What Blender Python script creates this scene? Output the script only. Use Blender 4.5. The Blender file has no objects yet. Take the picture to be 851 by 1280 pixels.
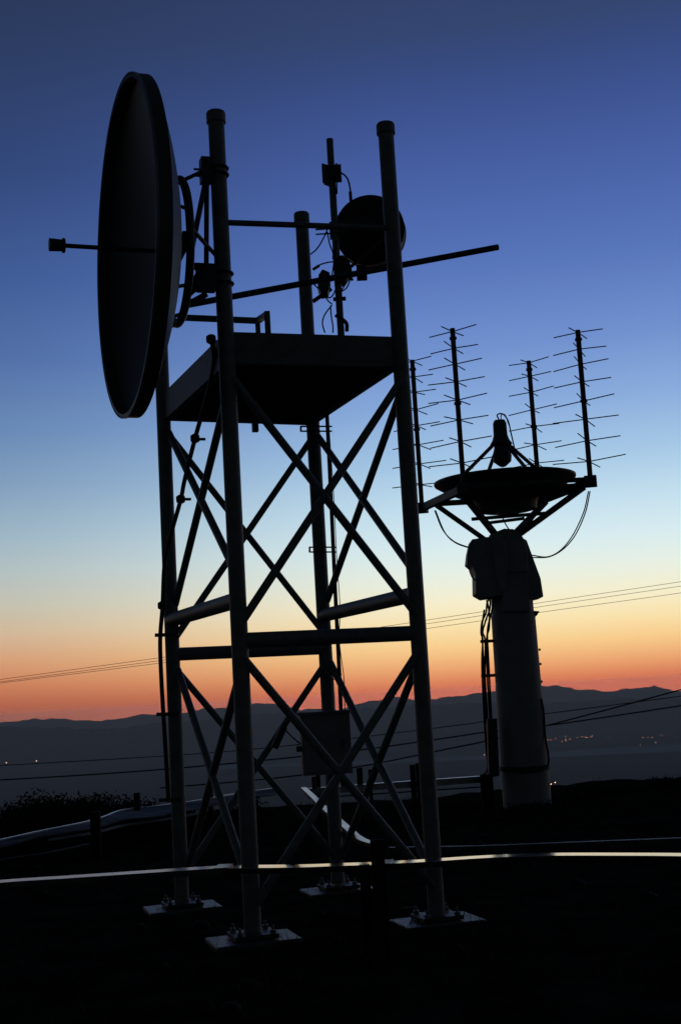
import bpy, math, random
from mathutils import Vector, Matrix, noise
random.seed(7)
R = math.radians
PI = math.pi
sc = bpy.context.scene
col = sc.collection

# ------------------------------------------------------------------ camera
PH_W, PH_H, FPX = 851.0, 1280.0, 1604.19
PITCH, ROLL, EYE = R(8.108), R(-3.272), 2.0
fwd = Vector((0, math.cos(PITCH), math.sin(PITCH)))
_up = Vector((1, 0, 0)).cross(fwd)
rgt = Vector((1, 0, 0)) * math.cos(ROLL) + _up * math.sin(ROLL)
up = -Vector((1, 0, 0)) * math.sin(ROLL) + _up * math.cos(ROLL)
CAM = Vector((0, 0, EYE))
cd = bpy.data.cameras.new('camera')
cam = bpy.data.objects.new('camera', cd)
col.objects.link(cam)
sc.camera = cam
M = Matrix((rgt, up, -fwd)).transposed().to_4x4()
M.translation = CAM
cam.matrix_world = M
cd.sensor_fit = 'VERTICAL'
cd.sensor_height = 36
cd.sensor_width = 24
cd.lens = FPX / PH_H * 36
cd.clip_start = 0.1
cd.clip_end = 60000


def ray(px, py):
    return (fwd + rgt * ((px - PH_W / 2) / FPX) + up * ((PH_H / 2 - py) / FPX)).normalized()


def at(px, py, Y):
    d = ray(px, py)
    return CAM + d * (Y / d.y)


def atz(px, py, z):
    d = ray(px, py)
    return CAM + d * ((z - EYE) / d.z)


def lin(c):
    return tuple(((v / 255) / 12.92 if v / 255 <= .04045 else ((v / 255 + .055) / 1.055) ** 2.4) for v in c) + (1,)


# ------------------------------------------------------------------ materials
def mat(name, base, rough=.6, metal=0.0, scale=6, var=.35, bump=.0, bscale=40, spec=.5):
    m = bpy.data.materials.new(name)
    m.use_nodes = True
    nt = m.node_tree
    b = nt.nodes['Principled BSDF']
    tc = nt.nodes.new('ShaderNodeTexCoord')
    n = nt.nodes.new('ShaderNodeTexNoise')
    n.inputs['Scale'].default_value = scale
    n.inputs['Detail'].default_value = 8
    n.inputs['Roughness'].default_value = .65
    nt.links.new(tc.outputs['Object'], n.inputs['Vector'])
    r = nt.nodes.new('ShaderNodeValToRGB')
    lo = tuple(v * (1 - var) for v in base)
    hi = tuple(min(1, v * (1 + var)) for v in base)
    r.color_ramp.elements[0].position = .3
    r.color_ramp.elements[0].color = lo + (1,)
    r.color_ramp.elements[1].position = .7
    r.color_ramp.elements[1].color = hi + (1,)
    nt.links.new(n.outputs['Fac'], r.inputs['Fac'])
    nt.links.new(r.outputs['Color'], b.inputs['Base Color'])
    mr = nt.nodes.new('ShaderNodeMapRange')
    mr.inputs['To Min'].default_value = max(.02, rough - .12)
    mr.inputs['To Max'].default_value = min(1, rough + .12)
    nt.links.new(n.outputs['Fac'], mr.inputs['Value'])
    nt.links.new(mr.outputs['Result'], b.inputs['Roughness'])
    b.inputs['Metallic'].default_value = metal
    b.inputs['Specular IOR Level'].default_value = spec
    if bump:
        n2 = nt.nodes.new('ShaderNodeTexNoise')
        n2.inputs['Scale'].default_value = bscale
        n2.inputs['Detail'].default_value = 6
        nt.links.new(tc.outputs['Object'], n2.inputs['Vector'])
        bp = nt.nodes.new('ShaderNodeBump')
        bp.inputs['Strength'].default_value = bump
        bp.inputs['Distance'].default_value = .02
        nt.links.new(n2.outputs['Fac'], bp.inputs['Height'])
        nt.links.new(bp.outputs['Normal'], b.inputs['Normal'])
    return m


def emat(name, c, s):
    m = bpy.data.materials.new(name)
    m.use_nodes = True
    b = m.node_tree.nodes['Principled BSDF']
    b.inputs['Base Color'].default_value = (.1, .1, .1, 1)
    b.inputs['Emission Color'].default_value = c
    b.inputs['Emission Strength'].default_value = s
    return m


m_galv = mat('galvanised_steel', (.22, .235, .24), .55, .3, 9, .3, .25, 60)
m_deck = mat('platform_steel', (.20, .215, .22), .6, .3, 5, .4, .2, 40)
m_dark = mat('dark_steel', (.07, .075, .08), .55, .3, 8, .4)
m_dish = mat('dish_paint', (.085, .09, .095), .55, 0, 2.2, .18, .06, 30)
m_back = mat('dish_back_metal', (.28, .29, .31), .42, .5, 3, .2)
m_black = mat('black_rubber', (.02, .02, .022), .6, 0, 10, .3)
m_conc = mat('concrete', (.13, .135, .14), .48, 0, 7, .35, .3, 30)
m_plate = mat('zinc_plate', (.5, .52, .54), .3, .85, 12, .25, .15, 50)
m_rail = mat('rail_zinc', (.46, .41, .36), .11, 1.0, 5, .3, .02, 14)
m_rail_dim = mat('rail_zinc_dim', (.15, .155, .155), .30, .9, 5, .3, .03, 14)  # darker copy of the rail zinc; dim left-sky reflection put into its colour
m_rail2 = mat('rail_zinc_dull', (.42, .44, .46), .34, .9, 5, .35, .12, 20)
m_tray = mat('tray_sheet', (.17, .185, .19), .88, .0, .8, .95, .9, 5, .06)
m_ped = mat('pedestal_paint', (.33, .345, .35), .6, 0, 3, .2, .1, 25)
m_wood = mat('dark_timber', (.022, .019, .016), .9, 0, 12, .4, .4, 30, .1)
m_leaf = mat('bush_leaf', (.022, .028, .018), .8, 0, 4, .5, spec=.15)
m_bark = mat('bush_bark', (.05, .04, .03), .9, 0, 9, .4, spec=.15)
m_grass = mat('dry_grass', (.10, .09, .065), .95, 0, 2, .5, spec=.0)
m_mount = mat('far_hills', (.04, .05, .05), .95, 0, .0008, .35, spec=.0)
m_cab = mat('cabinet_paint', (.30, .31, .31), .6, 0, 4, .15)
m_stone = mat('stone', (.04, .038, .035), .9, 0, 9, .4, .3, 30, .1)
m_lamp = emat('orange_lamp', (1, .36, .16, 1), 4.0)
m_lampw = emat('pale_lamp', (1, .5, .3, 1), 5)

# ground: dry earth and weeds close by, farmland far down in the valley
m_ground = bpy.data.materials.new('ground_earth')
m_ground.use_nodes = True
nt = m_ground.node_tree
b = nt.nodes['Principled BSDF']
b.inputs['Roughness'].default_value = .95
b.inputs['Specular IOR Level'].default_value = .0
tc = nt.nodes.new('ShaderNodeTexCoord')


def noise_col(scale, c0, c1, lo=.35, hi=.65):
    n = nt.nodes.new('ShaderNodeTexNoise')
    n.inputs['Scale'].default_value = scale
    n.inputs['Detail'].default_value = 9
    n.inputs['Roughness'].default_value = .7
    nt.links.new(tc.outputs['Object'], n.inputs['Vector'])
    r = nt.nodes.new('ShaderNodeValToRGB')
    r.color_ramp.elements[0].position = lo
    r.color_ramp.elements[0].color = c0 + (1,)
    r.color_ramp.elements[1].position = hi
    r.color_ramp.elements[1].color = c1 + (1,)
    nt.links.new(n.outputs['Fac'], r.inputs['Fac'])
    return n, r


n1, r1 = noise_col(1.7, (.010, .009, .008), (.05, .046, .038))
n2, r2 = noise_col(.0011, (.020, .026, .026), (.060, .066, .062))
sx = nt.nodes.new('ShaderNodeSeparateXYZ')
nt.links.new(tc.outputs['Object'], sx.inputs[0])
mr = nt.nodes.new('ShaderNodeMapRange')
mr.inputs['From Min'].default_value = -60
mr.inputs['From Max'].default_value = -400
nt.links.new(sx.outputs['Z'], mr.inputs['Value'])
mx = nt.nodes.new('ShaderNodeMix')
mx.data_type = 'RGBA'
nt.links.new(mr.outputs['Result'], mx.inputs['Factor'])
nt.links.new(r1.outputs['Color'], mx.inputs['A'])
nt.links.new(r2.outputs['Color'], mx.inputs['B'])
nt.links.new(mx.outputs['Result'], b.inputs['Base Color'])

m_water = bpy.data.materials.new('lake_water')
m_water.use_nodes = True
b = m_water.node_tree.nodes['Principled BSDF']
b.inputs['Base Color'].default_value = (.16, .17, .18, 1)
b.inputs['Roughness'].default_value = .8
b.inputs['Specular IOR Level'].default_value = .12


# ------------------------------------------------------------------ mesh helpers
class MB:
    def __init__(s):
        s.v, s.f, s.sm = [], [], []

    def add(s, vs, fs, smooth=False):
        o = len(s.v)
        s.v += [Vector(v) for v in vs]
        s.f += [tuple(i + o for i in f) for f in fs]
        s.sm += [smooth] * len(fs)
        return s

    def box(s, c, size, rz=0, axes=None):
        c = Vector(c)
        if axes is None:
            ex, ey, ez = Vector((math.cos(rz), math.sin(rz), 0)), Vector((-math.sin(rz), math.cos(rz), 0)), Vector((0, 0, 1))
        else:
            ex, ey, ez = axes
        h = [d / 2 for d in size]
        vs = [c + ex * (h[0] * a) + ey * (h[1] * b_) + ez * (h[2] * d) for d in (-1, 1) for b_ in (-1, 1) for a in (-1, 1)]
        return s.add(vs, [(0, 2, 3, 1), (4, 5, 7, 6), (0, 1, 5, 4), (2, 6, 7, 3), (0, 4, 6, 2), (1, 3, 7, 5)])

    def bar(s, a, b_, w, h):
        """rectangular bar from a to b"""
        a, b_ = Vector(a), Vector(b_)
        d = (b_ - a)
        ex = d.normalized()
        ref = Vector((0, 0, 1)) if abs(ex.z) < .95 else Vector((0, 1, 0))
        ey = ref.cross(ex).normalized()
        ez = ex.cross(ey)
        return s.box((a + b_) / 2, (d.length, w, h), axes=(ex, ey, ez))

    def tube(s, pts, r, n=10, cap=True, r2=None):
        pts = [Vector(p) for p in pts]
        m = len(pts)
        vs, fs = [], []
        prev = None
        for i, p in enumerate(pts):
            t = (pts[min(i + 1, m - 1)] - pts[max(i - 1, 0)]).normalized()
            if prev is None:
                ref = Vector((0, 0, 1)) if abs(t.z) < .9 else Vector((1, 0, 0))
                e1 = ref.cross(t).normalized()
            else:
                e1 = (prev - t * prev.dot(t)).normalized()
            e2 = t.cross(e1)
            prev = e1
            rr = r if r2 is None else r + (r2 - r) * i / (m - 1)
            for k in range(n):
                a = 2 * PI * k / n
                vs.append(p + e1 * (rr * math.cos(a)) + e2 * (rr * math.sin(a)))
        for i in range(m - 1):
            for k in range(n):
                fs.append((i * n + k, i * n + (k + 1) % n, (i + 1) * n + (k + 1) % n, (i + 1) * n + k))
        s.add(vs, fs, True)
        if cap:
            o = len(s.v) - len(vs)
            s.f.append(tuple(o + k for k in range(n))[::-1])
            s.f.append(tuple(o + (m - 1) * n + k for k in range(n)))
            s.sm += [False, False]
        return s

    def lathe(s, o, ax, prof, n=48, closed=False):
        """prof: (distance along axis, radius)"""
        o, ax = Vector(o), Vector(ax).normalized()
        ref = Vector((0, 0, 1)) if abs(ax.z) < .9 else Vector((1, 0, 0))
        e1 = ref.cross(ax).normalized()
        e2 = ax.cross(e1)
        vs, fs = [], []
        for d, r in prof:
            for k in range(n):
                a = 2 * PI * k / n
                vs.append(o + ax * d + e1 * (r * math.cos(a)) + e2 * (r * math.sin(a)))
        m = len(prof)
        rng = range(m) if closed else range(m - 1)
        for i in rng:
            j = (i + 1) % m
            for k in range(n):
                fs.append((i * n + k, i * n + (k + 1) % n, j * n + (k + 1) % n, j * n + k))
        s.add(vs, fs, True)
        if not closed:
            oo = len(s.v) - len(vs)
            if prof[0][1] > 1e-4:
                s.f.append(tuple(oo + k for k in range(n))[::-1]); s.sm.append(False)
            if prof[-1][1] > 1e-4:
                s.f.append(tuple(oo + (m - 1) * n + k for k in range(n))); s.sm.append(False)
        return s

    def prism(s, poly, Yf, depth):
        """polygon given as photo points on the plane y=Yf, extruded straight back"""
        f = [at(x, y, Yf) for x, y in poly]
        n = len(f)
        vs = f + [p + Vector((0, depth, 0)) for p in f]
        fs = [tuple(range(n)), tuple(range(n, 2 * n))[::-1]]
        fs += [(i, (i + 1) % n, n + (i + 1) % n, n + i) for i in range(n)]
        return s.add(vs, fs)

    def build(s, name, m, parent=None, bevel=0):
        me = bpy.data.meshes.new(name)
        off = Vector(parent_loc(parent)) if parent else Vector((0, 0, 0))
        me.from_pydata([v - off for v in s.v], [], s.f)
        me.polygons.foreach_set('use_smooth', s.sm)
        me.materials.append(m)
        me.validate()
        me.update()
        import bmesh
        bm = bmesh.new(); bm.from_mesh(me)
        bmesh.ops.recalc_face_normals(bm, faces=bm.faces)
        bm.to_mesh(me); bm.free()
        o = bpy.data.objects.new(name, me)
        col.objects.link(o)
        if parent:
            o.parent = parent
        if bevel:
            md = o.modifiers.new('bevel', 'BEVEL')
            md.width = bevel; md.segments = 2; md.limit_method = 'ANGLE'
        if any(s.sm):
            try:
                me.set_sharp_from_angle(angle=R(40))
            except Exception:
                pass
        return o


def parent_loc(o):
    v = Vector((0, 0, 0))
    while o:
        v = v + o.location
        o = o.parent
    return v


def thing(name, label, cat, loc, group=None):
    o = bpy.data.objects.new(name, None)
    o.empty_display_size = .2
    col.objects.link(o)
    o.location = loc
    return tag(o, label, cat, group)


def tag(o, label=None, cat=None, group=None, kind=None):
    if label: o['label'] = label
    if cat: o['category'] = cat
    if group: o['group'] = group
    if kind: o['kind'] = kind
    return o


def curve(pts, k=8):
    """smooth line through points"""
    pts = [Vector(p) for p in pts]
    P = [pts[0] * 2 - pts[1]] + pts + [pts[-1] * 2 - pts[-2]]
    out = []
    for i in range(1, len(P) - 2):
        for j in range(k):
            t = j / k
            a, b_, c, d = P[i - 1:i + 3]
            out.append(.5 * ((2 * b_) + (c - a) * t + (2 * a - 5 * b_ + 4 * c - d) * t * t + (3 * b_ - a - 3 * c + d) * t ** 3))
    out.append(pts[-1])
    return out


def ringbolt(mb, c, r, t):
    """a U-bolt band round an upright pipe"""
    n = 24
    mb.tube([Vector(c) + Vector((r * math.cos(2 * PI * k / n), r * math.sin(2 * PI * k / n), 0)) for k in range(n + 1)], t, 6, False)


Z = Vector((0, 0, 1))
# ================================================================== THE TOWER
LEG = {'A': Vector((-.9009, 10.757, .09)), 'B': Vector((.6167, 11.232, .07)),
       'C': Vector((-1.7530, 12.880, .048)), 'D': Vector((-.2418, 13.528, .037))}
TOPS = {'A': 7.17, 'B': 7.19, 'C': 7.20, 'D': 7.27}
PT, PB, ZQ, ZS = 5.160, 4.883, 2.497, 2.839
TH = R(17.386)
U = Vector((math.cos(TH), math.sin(TH), 0))
N = Vector((-math.sin(TH), math.cos(TH), 0))


def on(l, z):
    p = LEG[l].copy(); p.z = z
    return p


tower = thing('lattice_tower', 'four legged steel pipe tower with cross braces and a boxed platform, standing on square footings', 'tower', (-.57, 12.1, 0))
LR = .072
for l in 'ABCD':
    g = MB().tube([on(l, .10), on(l, TOPS[l] - .02)], LR, 24).build('leg', m_galv, tower)
    c = MB().lathe(on(l, TOPS[l] - .10), Z, [(0, LR + .002), (0, .086), (.085, .086), (.10, .078), (.105, 0)], 24)
    c.build('cap', m_galv, g)
    # concrete pad, flange plate, nuts
    ft = MB().box(on(l, LEG[l].z - .14), (.70, .50, .30), TH).build('footing', m_conc, tower, .012)
    pl = MB().box(on(l, LEG[l].z + .035), (.36, .34, .035), TH).build('base_plate', m_dark, ft, .004)
    for a in range(4):
        bl = MB()
        q = on(l, LEG[l].z + .055) + U * (.135 * (1 if a & 1 else -1)) + N * (.135 * (1 if a & 2 else -1))
        bl.lathe(q, Z, [(0, .026), (.024, .026), (.024, .012), (.06, .012), (.062, 0)], 8)
        bl.build('anchor_bolt', m_galv, pl)
# pipes
for a, b_, z, r in (('A', 'B', ZQ, .066), ('C', 'D', ZQ, .066), ('A', 'C', ZS, .070), ('B', 'D', ZS, .070)):
    MB().tube([on(a, z), on(b_, z)], r, 20).build('horizontal_pipe', m_galv, tower)
pA = at(285, 277.5, 10.757); pB = at(478, 286, 11.232)
MB().tube([on('A', pA.z), on('B', pB.z)], .026, 14).build('horizontal_pipe', m_galv, tower)
# diagonals, offset from each other where they cross


def diag(l0, z0, l1, z1, off, r=.038):
    a, b_ = on(l0, z0), on(l1, z1)
    d = (b_ - a); d.z = 0
    nrm = Vector((-d.y, d.x, 0)).normalized() * off
    e = (b_ - a).normalized()
    MB().tube([a + nrm + e * .04, b_ + nrm - e * .04], r, 14).build('diagonal_brace', m_galv, tower)


for (l0, l1, zb) in (('A', 'B', ZQ), ('C', 'D', ZQ), ('A', 'C', ZS), ('B', 'D', ZS)):
    rr = .036 if l0 != 'C' else .034
    diag(l0, 4.78, l1, zb + .13, -.039, rr)
    diag(l1, 4.78, l0, zb + .13, .039, rr)
    diag(l0, ZQ - .13, l1, .33, -.039, rr)
    diag(l1, ZQ - .13, l0, .33, .039, rr)
# platform
corners = [on('A', 0), on('B', 0), on('D', 0), on('C', 0)]
dk = MB()
ins = [c + (sum(corners, Vector()) / 4 - c) * .02 for c in corners]
dk.add([c + Z * (PT - .035) for c in ins] + [c + Z * (PT - .008) for c in ins], [(3, 2, 1, 0), (4, 5, 6, 7), (0, 1, 5, 4), (1, 2, 6, 5), (2, 3, 7, 6), (3, 0, 4, 7)])
deck = dk.build('deck', m_dark, tower)
for i in range(4):
    a, b_ = corners[i], corners[(i + 1) % 4]
    d = (b_ - a).normalized()
    inw = Vector((-d.y, d.x, 0))
    mb = MB()
    mb.bar(a + Z * ((PT + PB) / 2), b_ + Z * ((PT + PB) / 2), .012, PT - PB)
    mb.bar(a + inw * .038 + Z * (PB + .006), b_ + inw * .038 + Z * (PB + .006), .062, .012)
    mb.bar(a + inw * .038 + Z * (PT - .006), b_ + inw * .038 + Z * (PT - .006), .062, .012)
    mb.build('edge_channel', m_deck, tower)
for t in (.2, .4, .6, .8):
    a = corners[0].lerp(corners[3], t); b_ = corners[1].lerp(corners[2], t)
    d = (b_ - a).normalized()
    MB().bar(a + d * .09 + Z * (PT - .1), b_ - d * .09 + Z * (PT - .1), .05, .12).build('joist', m_dark, tower)
# small lug below the far channel, step and upright stubs on the deck
c = at(319, 534, 13.2)
MB().box((c.x, c.y, c.z + .02), (.06, .06, .14), TH).build('lug', m_dark, tower)
c = at(374, 412, 13.5)
MB().box((c.x, c.y, PT + .06), (.09, .09, .16), TH).build('lug', m_dark, tower)

# U-shaped guard bracket with a long arm reaching left past the near leg
br = thing('guard_bracket', 'square steel bracket on the platform edge with a long arm towards the big dish', 'bracket', at(332, 420, 11.25))
a0 = at(228, 397, 11.55); a1 = at(322, 401, 11.55)
a2 = at(334, 393, 11.0)
MB().bar(a0, a1, .045, .05).build('arm', m_galv, br)
MB().bar(a1, a2, .045, .05).build('cross_bar', m_galv, br)
MB().bar((a2.x, a2.y, PT), (a2.x, a2.y, a2.z + .025), .05, .05).build('upright', m_galv, br)
MB().bar((a1.x, a1.y, PT), (a1.x, a1.y, a1.z - .02), .045, .045).build('upright', m_galv, br)

# ================================================================== BIG DISH
ax = -Vector((math.cos(TH + R(2.2)), math.sin(TH + R(2.2)), 0))
AX0 = on('A', at(157, 313.5, 10.51).z)
big = thing('dish_antenna', 'huge grey parabolic dish facing left with long feed rod, clamped to a tower leg', 'dish antenna', AX0)
RD, S0, S1 = 1.405, .435, .735


def shell(r):
    return S0 + (S1 - S0) * (r / RD) ** 2


rs = [RD * k / 22 for k in range(23)]
prof = [(shell(r) - .0, max(r, .001)) for r in rs] + [(S1, 1.43), (S1 + .12, 1.43), (S1 + .125, 1.423), (S1 + .125, 1.398), (S1 + .03, 1.395)]
prof += [(shell(r) + .028, max(r, .001)) for r in reversed(rs)]
ref = MB().lathe(AX0, ax, prof, 128).build('reflector', m_dish, big)
rimm = MB().lathe(AX0, ax, [(S1 + .105, 1.432), (S1 + .105, 1.438), (S1 + .128, 1.438), (S1 + .128, 1.432)], 128, True).build('rim_band', m_back, ref)
e1 = Z.cross(ax).normalized()
# inner seams: bolts
for rr_ in (.95,):
    for k in range(6):
        a = 2 * PI * (k + .3) / 6
        e = e1 * math.cos(a) + Z * math.sin(a)
        MB().lathe(AX0 + ax * (shell(rr_) + .026) + e * rr_, ax, [(0, .012), (.01, .012), (.012, 0)], 8).build('bolt', m_plate, ref)
feed = MB().tube([AX0 + ax * S0, AX0 + ax * 1.36], .019, 14).build('feed_rod', m_dark, big)
MB().lathe(AX0 + ax * 1.35, ax, [(0, .03), (0, .062), (.022, .062), (.022, .05), (.13, .055), (.132, 0)], 24).build('feed_horn', m_dark, feed)
RC = AX0 + ax * .395
RR = .61


def rp(deg, r=RR):
    a = R(deg)
    return RC + N * (-r * math.cos(a)) + Z * (r * math.sin(a))


ring = MB().tube([rp(360 * k / 64) for k in range(65)], .036, 12, False).build('mounting_ring', m_dark, big)
for k in range(12):
    d = 30 * k + 15
    MB().tube([rp(d), rp(d, .66) + ax * (shell(.66) + .01 - .395)], .016, 8).build('standoff', m_dark, ring)
zU = at(272, 215, 10.757).z; zL = at(277, 349, 10.757).z
cu, cl = on('A', zU) + ax * .115, on('A', zL) + ax * .15
k1 = MB().box(cu, (.09, .12, .22), TH)
for dz in (-.03, .03):
    ringbolt(k1, on('A', zU + dz), LR + .012, .012)
    k1.tube([on('A', zU + dz) + ax * .06 + N * .05, on('A', zU + dz) + ax * .21 + N * .05], .01, 6)
k1.build('clamp', m_dark, big)
k2 = MB().box(cl, (.16, .15, .22), TH)
for dz in (-.045, .045):
    ringbolt(k2, on('A', zL + dz), LR + .012, .012)
k2.build('clamp', m_dark, big)
for a, b_, r in ((cu + Z * .01, rp(88), .017), (cu - Z * .08, rp(-22), .024), 
                 (on('A', at(270, 317, 10.7).z) + ax * .06, rp(0) + Z * .0, .018), (at(258, 336, 10.62), cu - Z * .06 - N * .04, .022),
                 (at(236, 362, 10.66), at(252, 337, 10.62), .028), (at(235, 369, 10.7), cl - Z * .0, .027), (at(232, 382, 10.72), cl - Z * .14, .026),
                 (at(233, 333, 10.62), at(251, 333, 10.62), .032), (at(249, 332, 10.62), cl + Z * .06, .030)):
    MB().tube([a, b_], r, 10).build('strut', m_dark, big)
MB().bar(rp(-12, .5) + Z * .08, rp(192, .5) + Z * .08, .08, .07).build('cross_beam', m_dark, big)
# stabiliser pipe, running past the tower and sticking out on the right
s0 = at(236, 381, 11.62); s1 = at(622, 309, 12.35)
sp = MB().tube([s0, s1], .030, 14).build('stabiliser_pipe', m_dark, big)
MB().tube([s0, rp(-50)], .026, 10).build('link', m_dark, sp)

# ================================================================== MAST ON THE PLATFORM
mt = at(412, 174, 12.6)
mb_ = Vector((mt.x + .0, 12.6, PT))
mast = thing('pipe_mast', 'slender upright pipe standing on the platform behind the front legs', 'mast', mb_)
MB().tube([mb_, (mb_.x, 12.6, mt.z)], .036, 16).build('pipe', m_galv, mast)
MB().lathe(mb_, Z, [(0, .09), (.015, .09), (.015, .045), (.12, .045), (.12, .036)], 20).build('foot_collar', m_dark, mast)


def mz(y):
    return at(418, y, 12.6).z


def mx_(z):
    return Vector((mb_.x, 12.6, z))


# small drum dish
dc = at(461.5, 287.5, 12.98)
da = Vector((.13, .97, .12)).normalized()
drum = thing('drum_antenna', 'small round black drum antenna clamped to the slender mast, its back towards the viewer', 'dish antenna', dc)
MB().lathe(dc, da, [(-.16, .001), (-.16, .06), (-.13, .10), (-.08, .24), (-.015, .335), (0, .362), (.0, .372), (.02, .372), (.02, .362), (.22, .362), (.22, .37), (.24, .37), (.245, .30), (.25, .001)], 72).build('drum', m_black, drum)
dm = MB()
dm.tube([dc - da * .14, dc - da * .26], .06, 16)
dm.box(dc - da * .24 + Vector((-.12, 0, 0)), (.40, .06, .12))
dm.build('mount', m_dark, drum)
cz = mz(287)
cm = MB().box(mx_(cz) + Vector((.03, .03, 0)), (.17, .12, .15))
for dz in (-.05, .0, .05):
    cm.tube([mx_(cz + dz) + Vector((-.20, -.03, 0)), mx_(cz + dz) + Vector((.1, -.03, 0))], .008, 6)
cm.build('clamp', m_dark, drum)
MB().tube([at(425, 345, 12.75), at(480, 298, 12.9)], .018, 8).build('strut', m_dark, drum)
MB().tube([at(418, 312, 12.7), at(440, 350, 12.55)], .016, 8).build('strut', m_dark, drum)

# patch antenna near the mast top
pc = at(407, 217, 12.5)
patch = thing('panel_antenna', 'small flat panel antenna bolted near the top of the slender mast', 'panel antenna', pc)
MB().prism([(402, 203.5), (410, 206), (412, 231.5), (404.5, 228.5)], 12.45, .05).build('panel', m_dish, patch, .004)
MB().prism([(419.5, 203.5), (421.5, 204), (421.8, 235), (420, 235.5)], 12.45, .16).build('back_plate', m_dark, patch)
MB().box(mx_(mz(217)), (.2, .09, .16)).build('bracket', m_dark, patch)
MB().tube(curve([at(421, 216, 12.6), at(427, 216.5, 12.6), at(434, 223, 12.6), at(437.5, 236, 12.6), at(438.5, 252, 12.7)]), .009, 8).build('cable', m_black, patch)
MB().tube([at(437.6, 240, 12.61), at(438.5, 251, 12.69)], .017, 8).build('connector', m_black, patch)

# radio unit low on the mast
uc = at(406, 351, 12.52)
unit = thing('radio_unit', 'lumpy dark radio unit strapped low on the slender mast where the cables gather', 'radio unit', uc)
MB().prism([(398, 343), (403, 336), (412, 340), (413, 352), (410, 364), (401, 366), (397, 358)], 12.45, .22).build('housing', m_dark, unit, .01)
MB().prism([(416, 322), (428, 318), (437, 326), (440, 338), (432, 352), (418, 356)], 12.55, .14).build('terminal_box', m_dark, unit, .01)
MB().box(at(452, 341, 12.1), (.10, .10, .13)).build('pipe_clamp', m_dark, unit)
MB().tube([at(391, 377, 12.6), at(414, 361, 12.6)], .022, 8).build('prop', m_dark, unit)
for pts in ([(410, 285), (403, 300), (396, 311), (388, 318)], [(409, 290), (412, 305), (416, 316), (416, 324)],
            [(391, 337), (400, 331), (410, 328), (420, 327)], [(392, 355), (400, 363), (410, 372), (416, 369), (420, 360)],
            [(404, 366), (410, 376), (415, 380)], [(424, 366), (433, 360), (437, 350), (436, 340)],
            [(415, 381), (406, 393), (403, 404), (406, 416)], [(413, 382), (414, 395), (416, 408), (416, 416)],
            [(421, 300), (417, 330), (414, 352)], [(428, 322), (436, 330), (439, 342), (431, 356), (424, 368)]):
    MB().tube(curve([at(x, y, 12.5) for x, y in pts]), .0075, 7).build('cable', m_black, unit)
MB().tube([at(391, 337, 12.5), at(399, 332, 12.5)], .016, 8).build('connector', m_black, unit)
MB().tube([mx_(mz(374)) + Vector((-.06, 0, 0)), mx_(mz(374)) + Vector((.07, 0, 0))], .022, 8).build('cable_tie', m_black, unit)
tp = MB()
tp.tube(curve([mx_(mz(395)) + Vector((-.045, -.03, 0)), mx_(mz(405)) + Vector((.055, -.03, 0)), mx_(mz(416)) + Vector((.06, -.03, 0))]), .02, 8)
tp.build('cable_tie', m_black, unit)

# ================================================================== CABLE RUNS ON THE TOWER
hose = thing('waveguide_cable', 'thick black cable hanging down the far left leg on clamp hangers', 'cable', at(210, 1005, 12.5))
hp = [at(265, 428, 11.0), at(268, 445, 11.05), at(265, 470, 11.2), at(257, 502, 11.5), at(244, 548, 11.9), at(231, 600, 12.2), at(226, 625, 12.3),
      at(214, 668, 12.6), at(206, 705, 12.65), at(203.5, 757, 12.65), at(200.5, 800, 12.65), at(202, 850, 12.65), at(205, 900, 12.65), at(208, 950, 12.65), at(211, 1003, 12.65)]
MB().tube(curve(hp), .022, 10).build('sheath', m_black, hose)
for (x, y, Y) in ((264, 424, 10.98), (244, 548, 11.9), (226, 624, 12.3), (203, 757, 12.65)):
    c = at(x, y, Y)
    MB().lathe(c - Vector((.045, 0, 0)), (1, 0, 0), [(0, .001), (.004, .03), (.03, .045), (.06, .045), (.086, .03), (.09, .001)], 14).build('hanger', m_dark, hose)
for (x0, x1, y, Y) in ((249, 257, 549, 11.95), (231, 239, 624, 12.3), (203, 214, 757, 12.7)):
    MB().tube([at(x0 - 4, y, Y), at(x1, y, Y)], .014, 8).build('hanger_arm', m_dark, hose)
for y, x0, x1 in ((794, 194, 224), (893, 196, 226), (1000, 199, 228)):
    MB().bar(at(x0, y, 12.75), at(x1, y - 1, 12.75), .03, .035).build('cross_arm', m_dark, hose)

cond = thing('conduit_pipe', 'thin conduit with a loose wire running down beside the far right leg to the cabinet', 'conduit', at(428, 890, 13.3))
MB().tube([at(408.5, 515, 13.35), at(413.5, 620, 13.35), at(419, 740, 13.35), at(424, 840, 13.35), at(427.5, 925, 13.35)], .022, 10).build('pipe', m_black, cond)
MB().tube(curve([at(411, 530, 13.3), at(417, 620, 13.3), at(421, 700, 13.3), at(425, 760, 13.3), at(424, 800, 13.3), at(430, 850, 13.3), at(431, 890, 13.3)]), .005, 6).build('wire', m_black, cond)
for y, x0, x1 in ((536, 376, 415), (687, 387, 420), (846, 402, 427)):
    mb2 = MB()
    for dy in (-3, 3):
        mb2.bar(at(x0, y + dy, 13.38), at(x1, y + dy, 13.38), .02, .014)
    mb2.bar(at(x0, y - 3.5, 13.38), at(x0, y + 3.5, 13.38), .02, .014)
    mb2.build('bracket', m_dark, cond)

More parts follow.
